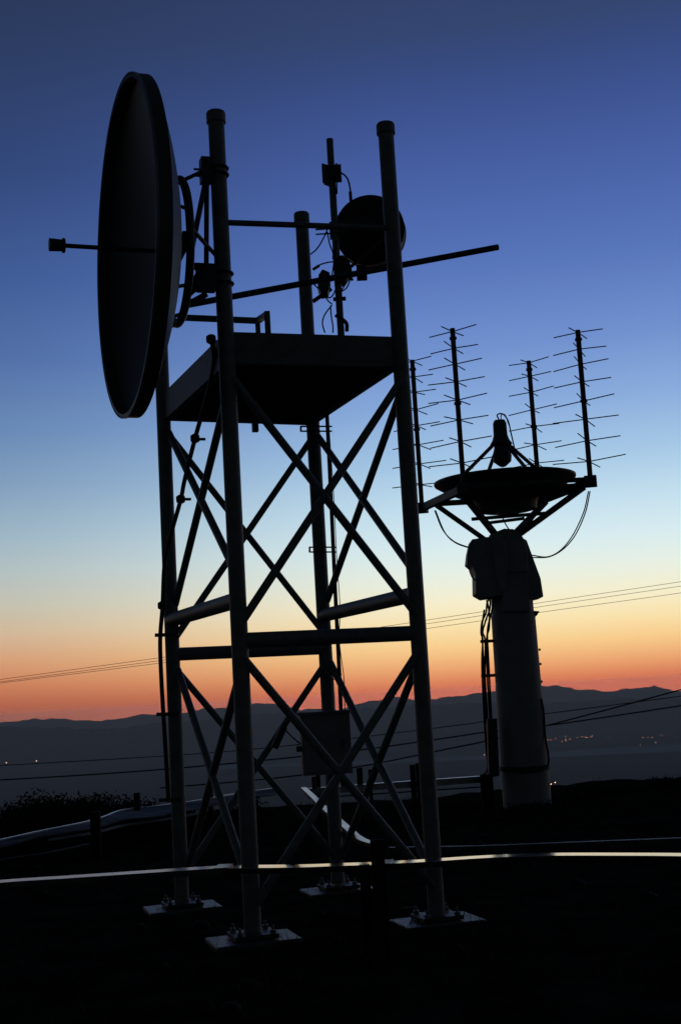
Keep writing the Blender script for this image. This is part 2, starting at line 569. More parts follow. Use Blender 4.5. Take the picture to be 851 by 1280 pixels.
cb = at(407, 965, 13.3)
cab = thing('equipment_cabinet', 'grey equipment cabinet strapped to the far right leg above the ground', 'cabinet', cb)
cw, ch = .50, .60
cc = at(407, 930, 13.28)
MB().box(cc, (cw, .24, ch), R(6)).build('housing', m_cab, cab, .008)
MB().box(cc + Z * (ch / 2 + .015), (cw + .06, .32, .035), R(6)).build('lid', m_galv, cab, .006)
MB().box(cc + Vector((-.02, -.128, -.02)), (cw - .08, .018, ch - .1), R(6)).build('door', m_cab, cab, .004)
MB().box(cc + Vector((cw / 2 - .07, -.155, 0)), (.025, .03, .10), R(6)).build('handle', m_dark, cab)
for x, y in ((392, 971), (428, 968)):
    c = at(x, y, 13.25); MB().tube([c, c - Z * .12], .025, 10).build('cable_gland', m_dark, cab)
bl = at(377, 936, 13.15)
MB().lathe(bl, (-1, 0, 0), [(0, .03), (.05, .03), (.055, 0)], 12).build('plug', m_black, cab)
MB().tube(curve([at(376, 930, 13.15), at(366, 922, 13.15), at(356, 912, 13.15)]), .008, 6).build('cable', m_black, cab)

# sensor strapped to a rear brace
sb = at(349, 918, 13.1)
sens = thing('brace_sensor', 'short dark tube strapped along the lower rear brace left of the cabinet', 'sensor', sb)
MB().tube([at(343, 935, 13.1), at(355, 908, 13.1)], .036, 12).build('body', m_dark, sens)
MB().tube([at(354, 911, 13.1), at(357, 903, 13.1)], .02, 10).build('tip', m_dark, sens)

# ================================================================== TRACKING PEDESTAL ON THE RIGHT
YP = 21.5
gb = at(653, 1005, YP)
px0 = at(645.5, 830, YP).x
trk = thing('antenna_pedestal', 'pale round pedestal carrying a bowl dish pointing straight up and four spiked antenna masts', 'antenna pedestal', (px0, YP, 0))


def zp(y, Y=YP, x=648):
    return at(x, y, Y).z


colz = [(0 - zp(1005), 0)]
o_ = Vector((px0, YP, 0))
MB().lathe(o_, Z, [(-.3, .395), (0, .395), (zp(960), .39), (zp(768), .365), (zp(767), .35), (zp(690), .335), (zp(688), .0)], 48).build('column', m_ped, trk)
MB().prism([(627, 714), (658, 714), (662.5, 764), (628, 764)], YP - .43, .3).build('access_panel', m_ped, trk, .01)
MB().prism([(625, 709), (659, 709), (660, 714.5), (625, 714.5)], YP - .47, .3).build('panel_hood', m_ped, trk, .008)
MB().lathe(o_, Z, [(zp(963), .392), (zp(963), .413), (zp(957), .413), (zp(957), .392)], 48, True).build('band', m_black, trk)
MB().prism([(662, 763), (674, 764), (671, 769), (663, 776)], YP - .1, .12).build('tab', m_dark, trk)
for y in (812, 830, 852):
    c = at(674 + (y - 812) * .06, y, YP)
    MB().box(c, (.03, .03, .04)).build('step_peg', m_dark, trk)
MB().tube(curve([at(676, 873, 21.3), at(679, 890, 21.3), at(681, 920, 21.3), at(685, 945, 21.2), at(683.5, 958, 21.15), at(672, 963, 21.0), at(655, 966, 20.95), at(640, 965, 20.95)], 6), .018, 8).build('conduit', m_black, trk)
# head
MB().prism([(612, 712), (611, 688), (614, 672), (621, 664), (630, 660.5), (641, 661), (650, 666), (656, 676), (659, 692), (660, 712)], YP - .38, .7).build('yoke', m_ped, trk, .02)
MB().prism([(589.5, 674), (609, 671), (618, 672), (628, 700), (629, 744), (604, 747.5), (594.5, 742), (594, 717), (591, 709), (584.5, 703.5), (586, 690)], YP - .45, .62).build('drive_housing', m_ped, trk, .015)
MB().prism([(612, 667), (627, 664), (634, 690), (634, 715), (630, 741), (624, 741), (620, 720), (617, 700)], YP - .55, .3).build('gear_cover', m_ped, trk, .03)
MB().prism([(652, 672), (658, 675), (675.5, 723), (679, 746), (664, 749.5), (657, 747), (652, 700)], YP - .25, .6).build('counterweight', m_ped, trk, .015)
MB().tube(curve([at(590, 675, 21.0), at(585, 690, 21.0), at(585, 706, 21.0), at(589, 720, 21.0), at(594, 726, 21.0)]), .012, 6).build('cable', m_black, trk)
# square frame for four masts
mbase = [at(527, 632, 22.5), at(579, 606, 20.55), at(674.5, 630, 22.5), at(738, 606, 20.55)]
mtop = [at(518.5, 450, 22.5), at(567.5, 410.5, 20.55), at(664.5, 451, 22.5), at(726.5, 412.5, 20.55)]
ZF = sum(v.z for v in mbase) / 4
for v in mbase: v.z = ZF
f1, f2, f3, f4 = mbase
MB().bar(f1, f2, .10, .12).build('frame_beam', m_dark, trk)
MB().bar(f3, f4, .10, .12).build('frame_beam', m_dark, trk)
for t in (.22, .78):
    MB().bar(f1.lerp(f2, t), f3.lerp(f4, t), .07, .09).build('frame_beam', m_dark, trk)
MB().bar(f1.lerp(f2, .99) + Z * .04, f3.lerp(f4, .99) + Z * .04, .06, .07).build('frame_beam', m_dark, trk)
hd = o_ + Z * (zp(671))
for t, (x, y, yy) in ((f1.lerp(f2, .34), (-.38, .1, .03)), (f1.lerp(f2, .95), (-.18, -.2, 0)), (f3.lerp(f4, .12), (.05, .15, 0)), (f3.lerp(f4, .88), (.12, -.2, 0))):
    MB().bar(hd + Vector((x, y, yy - .02)), t - Z * .05, .085, .085).build('frame_strut', m_dark, trk)
q0, q1 = at(589, 649, 21.4), at(688, 641, 21.4)
MB().bar(q0, q1, .05, .055).build('frame_tie', m_dark, trk)
MB().bar(at(607, 654, 21.2), at(655, 648, 21.2), .05, .05).build('frame_tie', m_dark, trk)
# dish bowl
dz_ = zp(602)
dctr = Vector((at(630.5, 604, YP).x, YP, dz_))
RB = 1.185
pr = [(0 - .36 + .36 * (k / 14) ** 2.1, max(.001, RB * k / 14)) for k in range(15)]
pr2 = pr + [(0.02, RB + .012), (.05, RB + .012), (.055, RB - .01)] + [(d + .035, max(.001, r * .985)) for d, r in reversed(pr)]
bowl = MB().lathe(dctr, Z, pr2, 96).build('bowl_dish', m_dish, trk)
MB().lathe(dctr - Z * .56, Z, [(.06, .42), (.08, .50), (.2, .52), (.28, .56), (.30, .3)], 32).build('hub', m_dark, bowl)
for s_ in (-1, 1):
    MB().box(dctr + Vector((.62 * s_, -.35, -.26)), (.34, .12, .12)).build('bowl_bracket', m_dark, bowl)
# feed on four struts
fz = zp(555, YP, 626)
fx = at(626, 555, YP).x
fc = Vector((fx, YP, fz))
MB().lathe(fc, Z, [(zp(583) - fz, .001), (zp(582) - fz, .05), (zp(580) - fz, .085), (zp(576) - fz, .15), (zp(569) - fz, .165), (zp(560) - fz, .13), (zp(556) - fz, .12), (zp(554) - fz, .19),
                   (zp(549) - fz, .145), (zp(543) - fz, .12), (zp(528) - fz, .115), (zp(524) - fz, .09), (zp(523) - fz, .001)], 28).build('feed', m_dark, bowl)
for a in (20, 110, 200, 290):
    e = Vector((math.cos(R(a)), math.sin(R(a)), 0))
    MB().tube([dctr + e * 1.02 - Z * .10, fc + e * .13], .032, 10).build('feed_strut', m_dark, bowl)
MB().tube(curve([at(623, 524, YP), at(621, 519, YP), at(625, 517, YP), at(630, 519, YP), at(635, 527, YP), at(638, 540, YP), at(641, 553, YP), at(643, 562, YP)]), .013, 6).build('feed_cable', m_black, bowl)
MB().tube(curve([at(626, 525, YP), at(626, 519, YP), at(631, 519, YP), at(636, 532, YP)]), .01, 6).build('feed_cable', m_black, bowl)
# antenna masts with spiked elements
lv = [[451, 471, 490, 512, 532, 556, 580, 606], [414, 435, 455, 477, 500, 525, 552, 579],
      [453, 470, 490, 512, 533, 556, 579, 600], [415, 436, 455, 477, 501, 524, 551, 577]]
for i in range(4):
    p, tpz = mbase[i], mtop[i].z
    mr_ = .042
    rod = MB().tube([p - Z * .08, (p.x, p.y, tpz)], mr_, 14)
    for q in (.93, .52):
        rod.lathe((p.x, p.y, p.z + (tpz - p.z) * q), Z, [(0, .06), (.04, .06)], 12)
    rod = rod.build('antenna_mast', m_dark, trk)
    MB().box(p, (.20, .24, .17), R(-12)).build('end_block', m_dark, trk, .01)
    for k, y in enumerate(lv[i]):
        xx = mtop[i].x
        zz = at(PH_W / 2 + (p.x / p.y) * FPX, y, p.y).z
        zz = at({0: 522, 1: 573, 2: 668, 3: 732}[i], y, p.y).z
        hl = (.43 + .026 * k) * (.92 if i in (0, 2) else 1)
        for ang, sgn in ((-33, 1), (63, 1)):
            j = R(ang + random.uniform(-5, 5))
            t1, t2 = random.uniform(-.035, .035), random.uniform(-.035, .035)
            e = Vector((math.cos(j), math.sin(j), 0))
            c = Vector((p.x, p.y, zz))
            ln = hl if ang < 0 else hl * .95
            MB().tube([c - e * ln + Z * t1, c - e * .02, c + e * .02, c + e * ln + Z * t2], .0095, 6).build('element', m_dark, rod)
# hanging cables from the frame ends
for pts in ([(543, 638), (553, 662), (566, 676), (582, 683), (591, 684)], [(544, 638), (556, 666), (570, 679), (590, 686)],
            [(735, 614), (729, 640), (716, 668), (701, 687), (684, 696), (664, 694)], [(737, 614), (731, 641), (719, 668), (704, 686), (686, 696), (665, 697)],
            [(672, 640), (665, 650), (655, 662)], [(680, 641), (670, 652), (660, 664)], [(628, 648), (632, 656), (636, 662)]):
    MB().tube(curve([at(x, y, 21.1) for x, y in pts]), .011, 6).build('cable', m_black, trk)
# cable bundle down the left side of the column
for dx, pts in enumerate(([(616, 745), (609, 752), (607, 766), (602, 778), (601, 792), (603, 800), (602, 830), (604, 880), (607, 930), (609, 960), (603, 970)],
                          [(612, 746), (612, 760), (607, 775), (603, 790), (606, 802), (606, 850), (609, 900), (611, 950), (612, 985)],
                          [(608, 750), (611, 765), (611, 785), (608, 800), (609, 850), (612, 900), (614, 960), (616, 1000)],
                          [(605, 762), (602, 785), (603, 808), (605, 850), (607, 905)],
                          [(618, 745), (614, 765), (609, 788), (610, 820), (612, 860), (614, 900)])):
    MB().tube(curve([at(x, y, 21.35) for x, y in pts]), .017, 6).build('cable', m_black, trk)
for y, x in ((802, 600), (845, 601)):
    MB().bar(at(x, y, 21.4), at(x + 18, y - 1, 21.4), .04, .05).build('cable_bracket', m_dark, trk)
MB().prism([(609, 899), (621, 898), (624, 970), (611, 972)], 21.1, .25).build('junction_box', m_dark, trk, .01)

# ================================================================== RAILS
# near rail: three lengths end to end on low posts
zR = .74


def strip(pts, w, h, tilt=0.0):
    m = MB()
    pts = [Vector(p) for p in pts]
    n = len(pts)
    vs, fs = [], []
    for i, p in enumerate(pts):
        t = (pts[min(i + 1, n - 1)] - pts[max(i - 1, 0)]); t.z = 0; t.normalize()
        s_ = Vector((-t.y, t.x, 0)) * (w / 2)
        vs += [p - s_, p + s_ - Z * (w * tilt), p + s_ - Z * h, p - s_ - Z * h]
    for i in range(n - 1):
        for k in range(4):
            fs.append((i * 4 + k, i * 4 + (k + 1) % 4, (i + 1) * 4 + (k + 1) % 4, (i + 1) * 4 + k))
    fs += [(3, 2, 1, 0), tuple((n - 1) * 4 + k for k in range(4))]
    return m.add(vs, fs)


near = [(-420, 1136), (-160, 1115), (0, 1101), (90, 1095), (180, 1089), (240, 1085), (300, 1082), (375, 1081), (430, 1079), (480, 1077.5), (530, 1075), (590, 1071), (650, 1068), (700, 1067), (780, 1067), (851, 1067.5), (980, 1070), (1250, 1078)]
np_ = curve([atz(x, y, zR) for x, y in near], 6)
rail = thing('box_rail', 'long polished steel box rail curving across the foreground in front of the tower', 'rail', atz(430, 1079, zR) - Z * zR)
i1 = min(range(len(np_)), key=lambda i: (np_[i] - atz(281, 1083, zR)).length)
i2 = min(range(len(np_)), key=lambda i: (np_[i] - atz(481, 1077, zR)).length)
for a, b_, dz, w, mm in ((0, i1, 0, .24, m_rail_dim), (i1, i2, -.004, .23, m_rail), (i2, len(np_) - 1, 0, .22, m_rail)):
    pts = np_[a:b_ + 1]
    strip([p + Z * dz for p in pts], w, .045, .034).build('rail_length', mm, rail, .004)
for ii in (i1, i2):
    p = np_[ii]
    t_ = (np_[ii + 1] - np_[ii - 1]).normalized()
    jp = MB().bar(p - t_ * .06 - Z * .003, p + t_ * .06 - Z * .003, .235, .012).build('joint_plate', m_rail_dim, rail, .003)
for x, y in ((482, 1045), (455, 1079), (-180, 1116), (1060, 1072)):
    p = atz(x, 1078 if x in (482, 455) else y, zR)
    d = Vector((0, -.19, 0)) if x in (482, 455) else Vector((0, 0, 0))
    top = (.93 if x == 482 else .745 if x == 455 else .55)
    MB().box((p.x + d.x - (.06 if x == 482 else 0), p.y + d.y, top / 2 - .1), (.10 if x == 482 else .08, .07, top + .2)).build('post', m_wood, rail)

# rail beyond the tower: straight run from the pedestal, hairpin, back to the right
zr = .62
far = [at(612, 966, 20.6), at(520, 972, 20.4), at(440, 978, 20.2), at(385, 983, 20.0)]
for p in far: p.z = zr
rl = thing('guard_rail', 'low steel guard rail between the tower and the pedestal, bending back towards the tower', 'guard rail', (far[2].x, far[2].y, 0))
strip(far, .12, .10).build('rail_length', m_rail2, rl)
bend = curve([atz(x, y, zr) for x, y in ((379, 984), (390, 994), (404, 1008), (420, 1022), (436, 1036), (446, 1045), (458, 1051), (474, 1055))], 5)
strip(bend, .085, .04).build('bent_end', m_rail_dim, rl)
rt = curve([atz(x, y, zr) for x, y in ((486, 1059), (540, 1058), (600, 1057), (700, 1053), (851, 1047), (1000, 1040), (1200, 1030))], 4)
strip(rt, .06, .03).build('rail_length', m_dark, rl)
for x, y0 in ((387, 1), (363, 0)):
    pass
for x, y, w in ((397, 965, .07), (449, 960, .09), (515, 956, .08), (522, 954, .08), (603, 968, .09), (611, 968, .09), (462, 962, .05)):
    p = at(x, y, 20.3)
    MB().box((p.x, p.y, p.z / 2 - .15), (w, w, p.z + .3)).build('post', m_wood, rl)
for x, y in ((1000, 1041),):
    p = atz(x, y, zr)
    MB().box((p.x, p.y, .2), (.07, .07, .8)).build('post', m_wood, rl)
MB().tube([at(612, 983, 20.6), at(385, 998, 20.0)], .012, 6).build('lower_wire', m_wood, rl)

# covered cable tray on the left
zt = .38
tr = thing('cable_tray', 'wide pale sheet metal cable tray snaking over the ground on the left behind the tower', 'cable tray', atz(120, 1028, 0))
fe = [(-120, 1074), (0, 1051), (50, 1040), (100, 1030), (130, 1022), (155, 1013), (200, 1008), (250, 1001), (300, 992), (345, 986)]
ne = [(-120, 1081), (0, 1058), (50, 1045), (100, 1037), (130, 1031), (155, 1025), (200, 1019), (250, 1010), (300, 1000), (345, 993)]
F = curve([atz(x, y, zt) for x, y in fe], 5); Nn = curve([atz(x, y, zt) for x, y in ne], 5)
cvr = MB()
vs, fs = [], []
K = 8
for i in range(len(F)):
    for k in range(K + 1):
        p = F[i].lerp(Nn[i], k / K)
        p.z += .018 * (k % 2) + .03 * noise.noise(p * 1.3)
        vs.append(p)
for i in range(len(F) - 1):
    for k in range(K):
        a = i * (K + 1) + k
        fs.append((a, a + 1, a + K + 2, a + K + 1))
cvr.add(vs, fs)
o = cvr.build('tray_cover', m_tray, tr)
md = o.modifiers.new('thick', 'SOLIDIFY'); md.thickness = .02; md.offset = -1
low = [p - Z * .05 - (F[i] - Nn[i]).normalized() * .12 for i, p in enumerate(Nn)]
strip(low[int(len(low) * .25):int(len(low) * .8)], .045, .03).build('edge_rail', m_galv, tr)
strip([p + Z * .02 for p in F], .05, .06).build('edge_rail', m_rail2, tr)
for x, y, h in ((172, 991, .09), (120, 1015, .12), (263, 976, .09), (312, 985, .07)):
    p = atz(x, y + 22, zt)
    z1 = at(x, y, p.y).z
    MB().box((p.x, p.y, z1 / 2 - .1), (.09 if h < .12 else .13, .09, z1 + .2)).build('post', m_wood, tr)
MB().tube(curve([atz(x, y, .12) for x, y in ((-60, 1086), (0, 1075), (60, 1066), (112, 1055))]), .014, 6).build('conduit', m_galv, tr)

# ================================================================== OVERHEAD LINES
for i, (dy0, dy1) in enumerate(((-1, -1.5), (2, 4), (3.5, 12.5))):
    pts = [(-260, 882), (-120, 866), (0, 850.5), (195, 824), (380, 799), (530, 777), (700, 751), (851, 728.5), (1000, 705), (1250, 664)]
    P = [at(x, y + dy0 + (dy1 - dy0) * max(0, min(1, x / 851)), 62) for x, y in pts]
    o = MB().tube(curve(P, 4), .012, 6, False).build('power_line', m_wood)
    tag(o, ['highest of the three thin wires crossing the sunset sky behind both antennas',
            'middle one of the three thin wires crossing the sunset sky behind both antennas',
            'lowest of the three thin wires crossing the sunset sky behind both antennas'][i], 'wire', 'thin wires across the sunset sky')
for i, (pts, Y, r, lab) in enumerate((
        ([(-200, 968), (0, 957), (300, 938), (560, 908), (604, 902), (683, 892), (760, 882), (851, 870), (1050, 842)], 27, .010, 'faint upper cable passing behind the pedestal against the far hills'),
        ([(-200, 985), (0, 975), (200, 962), (420, 941), (560, 922), (608, 915), (683, 907), (851, 882), (1050, 850)], 24, .014, 'flatter of the two thick dark cables that cross behind the pedestal column'),
        ([(200, 985), (340, 973), (450, 958), (560, 936), (608, 926), (683, 907), (770, 884), (851, 862), (1050, 808)], 23, .014, 'steeper of the two thick dark cables that cross behind the pedestal column'))):
    o = MB().tube(curve([at(x, y, Y) for x, y in pts], 5), r, 6, False).build('overhead_cable', m_black)
    tag(o, lab, 'cable', 'dark cables low behind the pedestal')

# ================================================================== GROUND, VALLEY, HILLS
GC = Vector((0, 6, 0))


def crest(a):
    # distance of the hilltop's edge from GC, by bearing (0 = straight ahead)
    return 17.5 + 1.8 * noise.noise(Vector((math.cos(a) * 2.2, math.sin(a) * 2.2, 3))) + 1.0 * noise.noise(Vector((math.cos(a) * 9, math.sin(a) * 9, 8)))


def gz(x, y):
    r = math.hypot(x - GC.x, y - GC.y)
    a = math.atan2(x, y - GC.y)
    c = crest(a)
    z = 0.03 * noise.noise(Vector((x * .9, y * .9, 0))) + .05 * noise.noise(Vector((x * .25, y * .25, 5)))
    z *= min(1, math.hypot(x + .5, y - 12) / 6) ** 2
    z += min(8, max(0, r - 11)) * .012 * noise.noise(Vector((x * 1.7, y * 1.7, 2)))
    z += .075 * math.exp(-((x + .1) ** 2 + (y - 10.8) ** 2) / 6)
    # low bank at the right edge of the hilltop
    if y > 12:
        z += .22 * math.exp(-((math.degrees(a) - 22) / 9) ** 2) * math.exp(-((r - 18) / 3.5) ** 2)
    if r > c:
        d = r - c
        fall = min(602, d * d * .02 if d < 8 else 1.28 + (d - 8) * .36)
        z -= fall
        if r > 400:
            k = min(1, (r - 400) / 2500)
            z += k * 9 * noise.noise(Vector((x * .0011, y * .0011, 1)))
            z = max(z, -615)
    return z


rad = [0]
r = 0
while r < 30: r += .28; rad.append(r)
while r < 27500: r *= 1.075; rad.append(r)
NA = 540
vs = [Vector((GC.x, GC.y, gz(GC.x, GC.y)))]
for r in rad[1:]:
    for k in range(NA):
        a = 2 * PI * k / NA
        x, y = GC.x + r * math.sin(a), GC.y + r * math.cos(a)
        vs.append(Vector((x, y, gz(x, y))))
fs = [(0, 1 + (k + 1) % NA, 1 + k) for k in range(NA)]
for i in range(len(rad) - 2):
    for k in range(NA):
        a = 1 + i * NA
        fs.append((a + k, a + (k + 1) % NA, a + NA + (k + 1) % NA, a + NA + k))
g = MB(); g.v = vs; g.f = fs; g.sm = [True] * len(fs)
o = g.build('ground', m_ground); tag(o, kind='structure')

# lake in the valley
lk = [(250, 958), (340, 955), (440, 951), (560, 946), (660, 942), (740, 936), (851, 930), (1000, 922), (1000, 930), (851, 939), (760, 943), (660, 948), (560, 951), (440, 956), (340, 959), (250, 962)]
L = [atz(x, y, -591) for x, y in lk]
m = MB().add(L + [p - Z * 4 for p in L], [tuple(range(len(L)))[::-1]] + [(i, (i + 1) % len(L), len(L) + (i + 1) % len(L), len(L) + i) for i in range(len(L))])
tag(m.build('water', m_water), kind='structure')

# mountain ranges
sky_pts = [(-300, 918, 0), (0, 901, 0), (70, 898, 0), (110, 901, 0), (140, 900, 0), (185, 893, 0), (230, 890, 0), (280, 885, 0), (320, 878, 0), (345, 882, 0), (370, 886, 0), (425, 887, 0), (455, 878, 0),
           (490, 871, 0), (530, 875, 0), (560, 871, 0), (600, 866, 0), (650, 862, 0), (684, 855, 0), (720, 861, 0), (762, 865, 0), (800, 860, 0), (815, 859.5, 0), (851, 865, 0), (1150, 850, 0)]
low_pts = [(-300, 925), (0, 908), (120, 910), (200, 903), (300, 894), (400, 890), (500, 884), (600, 879), (700, 877), (800, 874), (851, 872), (1150, 858)]


def bearing_h(pts, D):
    out = []
    for p in pts:
        d = ray(p[0], p[1])
        hz = math.hypot(d.x, d.y)
        out.append((math.atan2(d.x, d.y), EYE + D * d.z / hz))
    return out


def ridge(name, pts, D, depth, amp, seed, step):
    prof = bearing_h(pts, D)
    a0, a1 = prof[0][0], prof[-1][0]
    vs, fs = [], []
    rows = [(-1.0, 0), (-.72, .16), (-.5, .38), (-.33, .6), (-.2, .78), (-.1, .9), (-.04, .97), (0, 1), (.1, .9), (.4, .45), (1, 0)]
    A = []
    a = -PI
    while a < PI - 1e-6:
        A.append(a)
        a += step if a0 - .1 < a < a1 + .1 else step * 12
    for a in A:
        if a <= a0: h = prof[0][1]
        elif a >= a1: h = prof[-1][1]
        else:
            for i in range(len(prof) - 1):
                if prof[i][0] <= a <= prof[i + 1][0]:
                    t = (a - prof[i][0]) / (prof[i + 1][0] - prof[i][0])
                    t = t * t * (3 - 2 * t) * .6 + t * .4
                    h = prof[i][1] * (1 - t) + prof[i + 1][1] * t
                    break
        out = 0 if a0 < a < a1 else 1
        h += amp * (noise.noise(Vector((a * 60, seed, 0))) + .6 * noise.noise(Vector((a * 170, seed, 4))) + .3 * noise.noise(Vector((a * 420, seed, 4))))
        h += out * 90 * noise.noise(Vector((a * 3, seed, 9)))
        for (t, kk) in rows:
            rr = D + t * depth
            w = 1 - abs(kk - .5) * 2 if t < 0 else .4
            x, y = rr * math.sin(a), rr * math.cos(a)
            zz = -620 + (h + 620) * kk + max(0, w) * 90 * noise.noise(Vector((x * .0012, y * .0012, seed)))
            vs.append(Vector((x, y, zz)))
    n = len(rows)
    m_ = len(A)
    for i in range(m_):
        for k in range(n - 1):
            j = (i + 1) % m_
            fs.append((i * n + k, j * n + k, j * n + k + 1, i * n + k + 1))
    g = MB(); g.v = vs; g.f = fs; g.sm = [True] * len(fs)
    tag(g.build(name, m_mount), kind='structure')


ridge('mountains', sky_pts, 25500, 1700, 48, 3.3, .0012)
ridge('hills', low_pts, 16500, 1500, 26, 11.7, .0016)

# lamps of the far towns
def town_lamp(p, kind, s):
    t = thing('distant_lamp', '', 'lamp', p)
    MB().tube([p, p + Z * 9 * s], .6 * s, 6).build('pole', m_wood, t)
    MB().lathe(p + Z * 9 * s, Z, [(0, .4), (.6 * s, 2.3 * s), (2.4 * s, 3.0 * s), (4 * s, 2.1 * s), (4.6 * s, .3)], 8).build('lamp_head', kind, t)
    return t


first = {}


def place(px, py, kind, label, group, s=1.0, z=-598):
    d = ray(px, py)
    p = CAM + d * ((z + 12 - EYE) / d.z); p.z = z
    key = (kind.name, s)
    if key not in first:
        t = town_lamp(p, kind, s); first[key] = t
    else:
        src = first[key]
        t = src.copy(); col.objects.link(t); t.location = p
        for ch in src.children:
            c = ch.copy(); col.objects.link(c); c.parent = t
    t['label'] = label; t['group'] = group


place(8.5, 955, m_lampw, 'leftmost bright lamp alone in the dark valley at the left edge', 'lone lamps in the valley', 2.4, -555)
place(46, 953, m_lampw, 'second bright lamp from the left edge, alone in the dark valley', 'lone lamps in the valley', 2.4, -555)
place(688.3, 980.5, m_lampw, 'left one of the two close orange lamps right of the pedestal foot', 'pair of lamps right of the pedestal foot', 1.2)
place(693.4, 978.5, m_lampw, 'right one of the two close orange lamps right of the pedestal foot', 'pair of lamps right of the pedestal foot', 1.2)
place(605, 944, m_lampw, 'single bright lamp just left of the pedestal column', 'lone lamps in the valley', 1.4)
for (x, y) in ((684, 925), (688, 925), (694, 923), (702, 927), (706, 924), (706.5, 921), (707, 926), (712, 924), (710, 914), (721, 922), (727, 921), (731, 921.5), (733, 922), (738, 921), (740, 920)):
    place(x, y, m_lamp, 'tiny orange lamp in the dense town cluster right of the pedestal', 'town lamps right of the pedestal', 1.2)
for (x, y) in ((760, 922), (782, 923), (803, 921.5), (809, 921), (814.5, 921.5), (825, 918.5), (828, 919), (819, 928), (800, 931)):
    place(x, y, m_lamp, 'tiny orange lamp in the thinner scatter near the right edge', 'scattered town lamps near the right edge', .95)

# ================================================================== PLANTS
def bush(c, w, h, n, label, group):
    c = Vector((c[0], c[1], gz(c[0], c[1]) - .03))
    t = thing('bush', label, 'bush', c, group)
    st = MB()
    tips = []
    for k in range(13):
        a = random.uniform(0, 2 * PI); rr_ = random.uniform(.1, .5) * w
        p1 = c + Vector((math.cos(a) * rr_ * .5, math.sin(a) * rr_ * .3, h * random.uniform(.3, .5)))
        p2 = c + Vector((math.cos(a) * rr_, math.sin(a) * rr_ * .6, h * random.uniform(.65, 1.15)))
        st.tube([c, p1, p2], .014, 5, True, .004)
        tips.append((p1, p2))
    st.build('stem', m_bark, t)
    lf = MB()
    for k in range(n):
        p1, p2 = random.choice(tips)
        q = p1.lerp(p2, random.uniform(-.6, 1.0)) + Vector((random.gauss(0, .13 * w), random.gauss(0, .10 * w), random.gauss(0, .09 * h)))
        if q.z < c.z: q.z = c.z + random.uniform(0, .1)
        s_ = random.uniform(.018, .045)
        d = Vector((random.gauss(0, 1), random.gauss(0, 1), random.gauss(0, .8))).normalized()
        e = d.orthogonal().normalized()
        lf.add([q - d * s_, q + e * s_ * .45, q + d * s_, q - e * s_ * .45], [(0, 1, 2, 3)])
    lf.build('foliage', m_leaf, t)


G = 'scrub bushes on the left edge of the hilltop'
for (x, ytop, w, Y, lab) in ((8, 1012, 1.0, 20.5, 'low dark bush at the very left edge of the hilltop'),
                             (47, 987, .75, 21.0, 'tallest dark bush, its thin top sticking up near the left edge'),
                             (22, 1002, .9, 20.2, 'thin dark bush just left of the tallest bush'),
                             (75, 998, .9, 21.2, 'dark bush just right of the tallest bush'),
                             (100, 996, .9, 21.6, 'rounded dark bush in the middle of the row on the left'),
                             (128, 993, .95, 21.8, 'dense dark bush left of the short post by the cable tray'),
                             (153, 996, .8, 21.6, 'dark bush directly behind the short post by the cable tray'),
                             (180, 1001, .8, 21.4, 'small dark bush just left of the far left tower leg')):
    p = at(x, ytop, Y)
    b0 = gz(p.x, Y)
    bush((p.x, Y), w, max(.25, (p.z - b0) * .93), 2300, lab, G)
G3 = 'weeds in front of the cable tray'
for (x, yb, w, h, lab) in ((15, 1071, .7, .28, 'scraggy weed clump at the left edge in front of the cable tray'),
                           (75, 1058, .6, .26, 'weed clump in front of the cable tray between the left edge and its post'),
                           (148, 1046, .55, .28, 'weed clump just right of the taller post of the cable tray'),
                           (232, 1032, .6, .30, 'weed clump at the foot of the far left tower leg')):
    p = atz(x, yb, 0)
    bush((p.x, p.y), w, h, 1300, lab, G3)
G2 = 'weeds on the hilltop edge under the rail'
for (x, ytop, w, Y, lab) in ((300, 993, .7, 21.0, 'small dark weed clump seen between the left tower legs'),
                             (500, 1003, .8, 21.5, 'low weed clump under the guard rail left of the near right leg'),
                             (575, 1000, .8, 21.6, 'low weed clump just left of the pedestal foot'),
                             (655, 1003, .9, 20.6, 'low weed clump right in front of the pedestal foot'),
                             (700, 1005, .9, 22, 'low weed clump just right of the pedestal foot'),
                             (770, 994, 1.2, 22.3, 'long low weed clump midway between pedestal and right edge'),
                             (835, 990, 1.2, 22.3, 'tall weed clump at the right edge of the hilltop')):
    p = at(x, ytop, Y)
    bush((p.x, Y), w, max(.15, (p.z - gz(p.x, Y)) * .9), 1500, lab, G2)

st0 = None
for k in range(42):
    a = R(random.uniform(-24, 24)); r = random.uniform(1.5, 14)
    x, y = GC.x + r * math.sin(a), GC.y + r * math.cos(a)
    if min(math.hypot(x - LEG[l].x, y - LEG[l].y) for l in 'ABCD') < .55: continue
    if st0 is None:
        m_ = MB()
        o_s = Vector((x, y, gz(x, y)))
        pr_ = []
        m_.lathe(o_s, Z, [(-.03, .02), (-.01, .06), (.02, .065), (.045, .04), (.055, .001)], 9)
        m_.v = [v + Vector((noise.noise(v * 21) * .03, noise.noise(v * 17 + Z) * .03, 0)) for v in m_.v]
        me_off = o_s
        m_.v = [v - o_s for v in m_.v]
        st0 = m_.build('stone', m_stone); st0.location = o_s; so = st0
    else:
        so = st0.copy(); col.objects.link(so)
        so.location = (x, y, gz(x, y))
    so.scale = [random.uniform(.5, 1.6) for _ in range(3)]
    so.rotation_euler = (0, 0, random.uniform(0, 6))
    tag(so, 'small loose stone lying in the dark grass of the hilltop', 'stone', 'loose stones in the dark grass')
gr = MB()
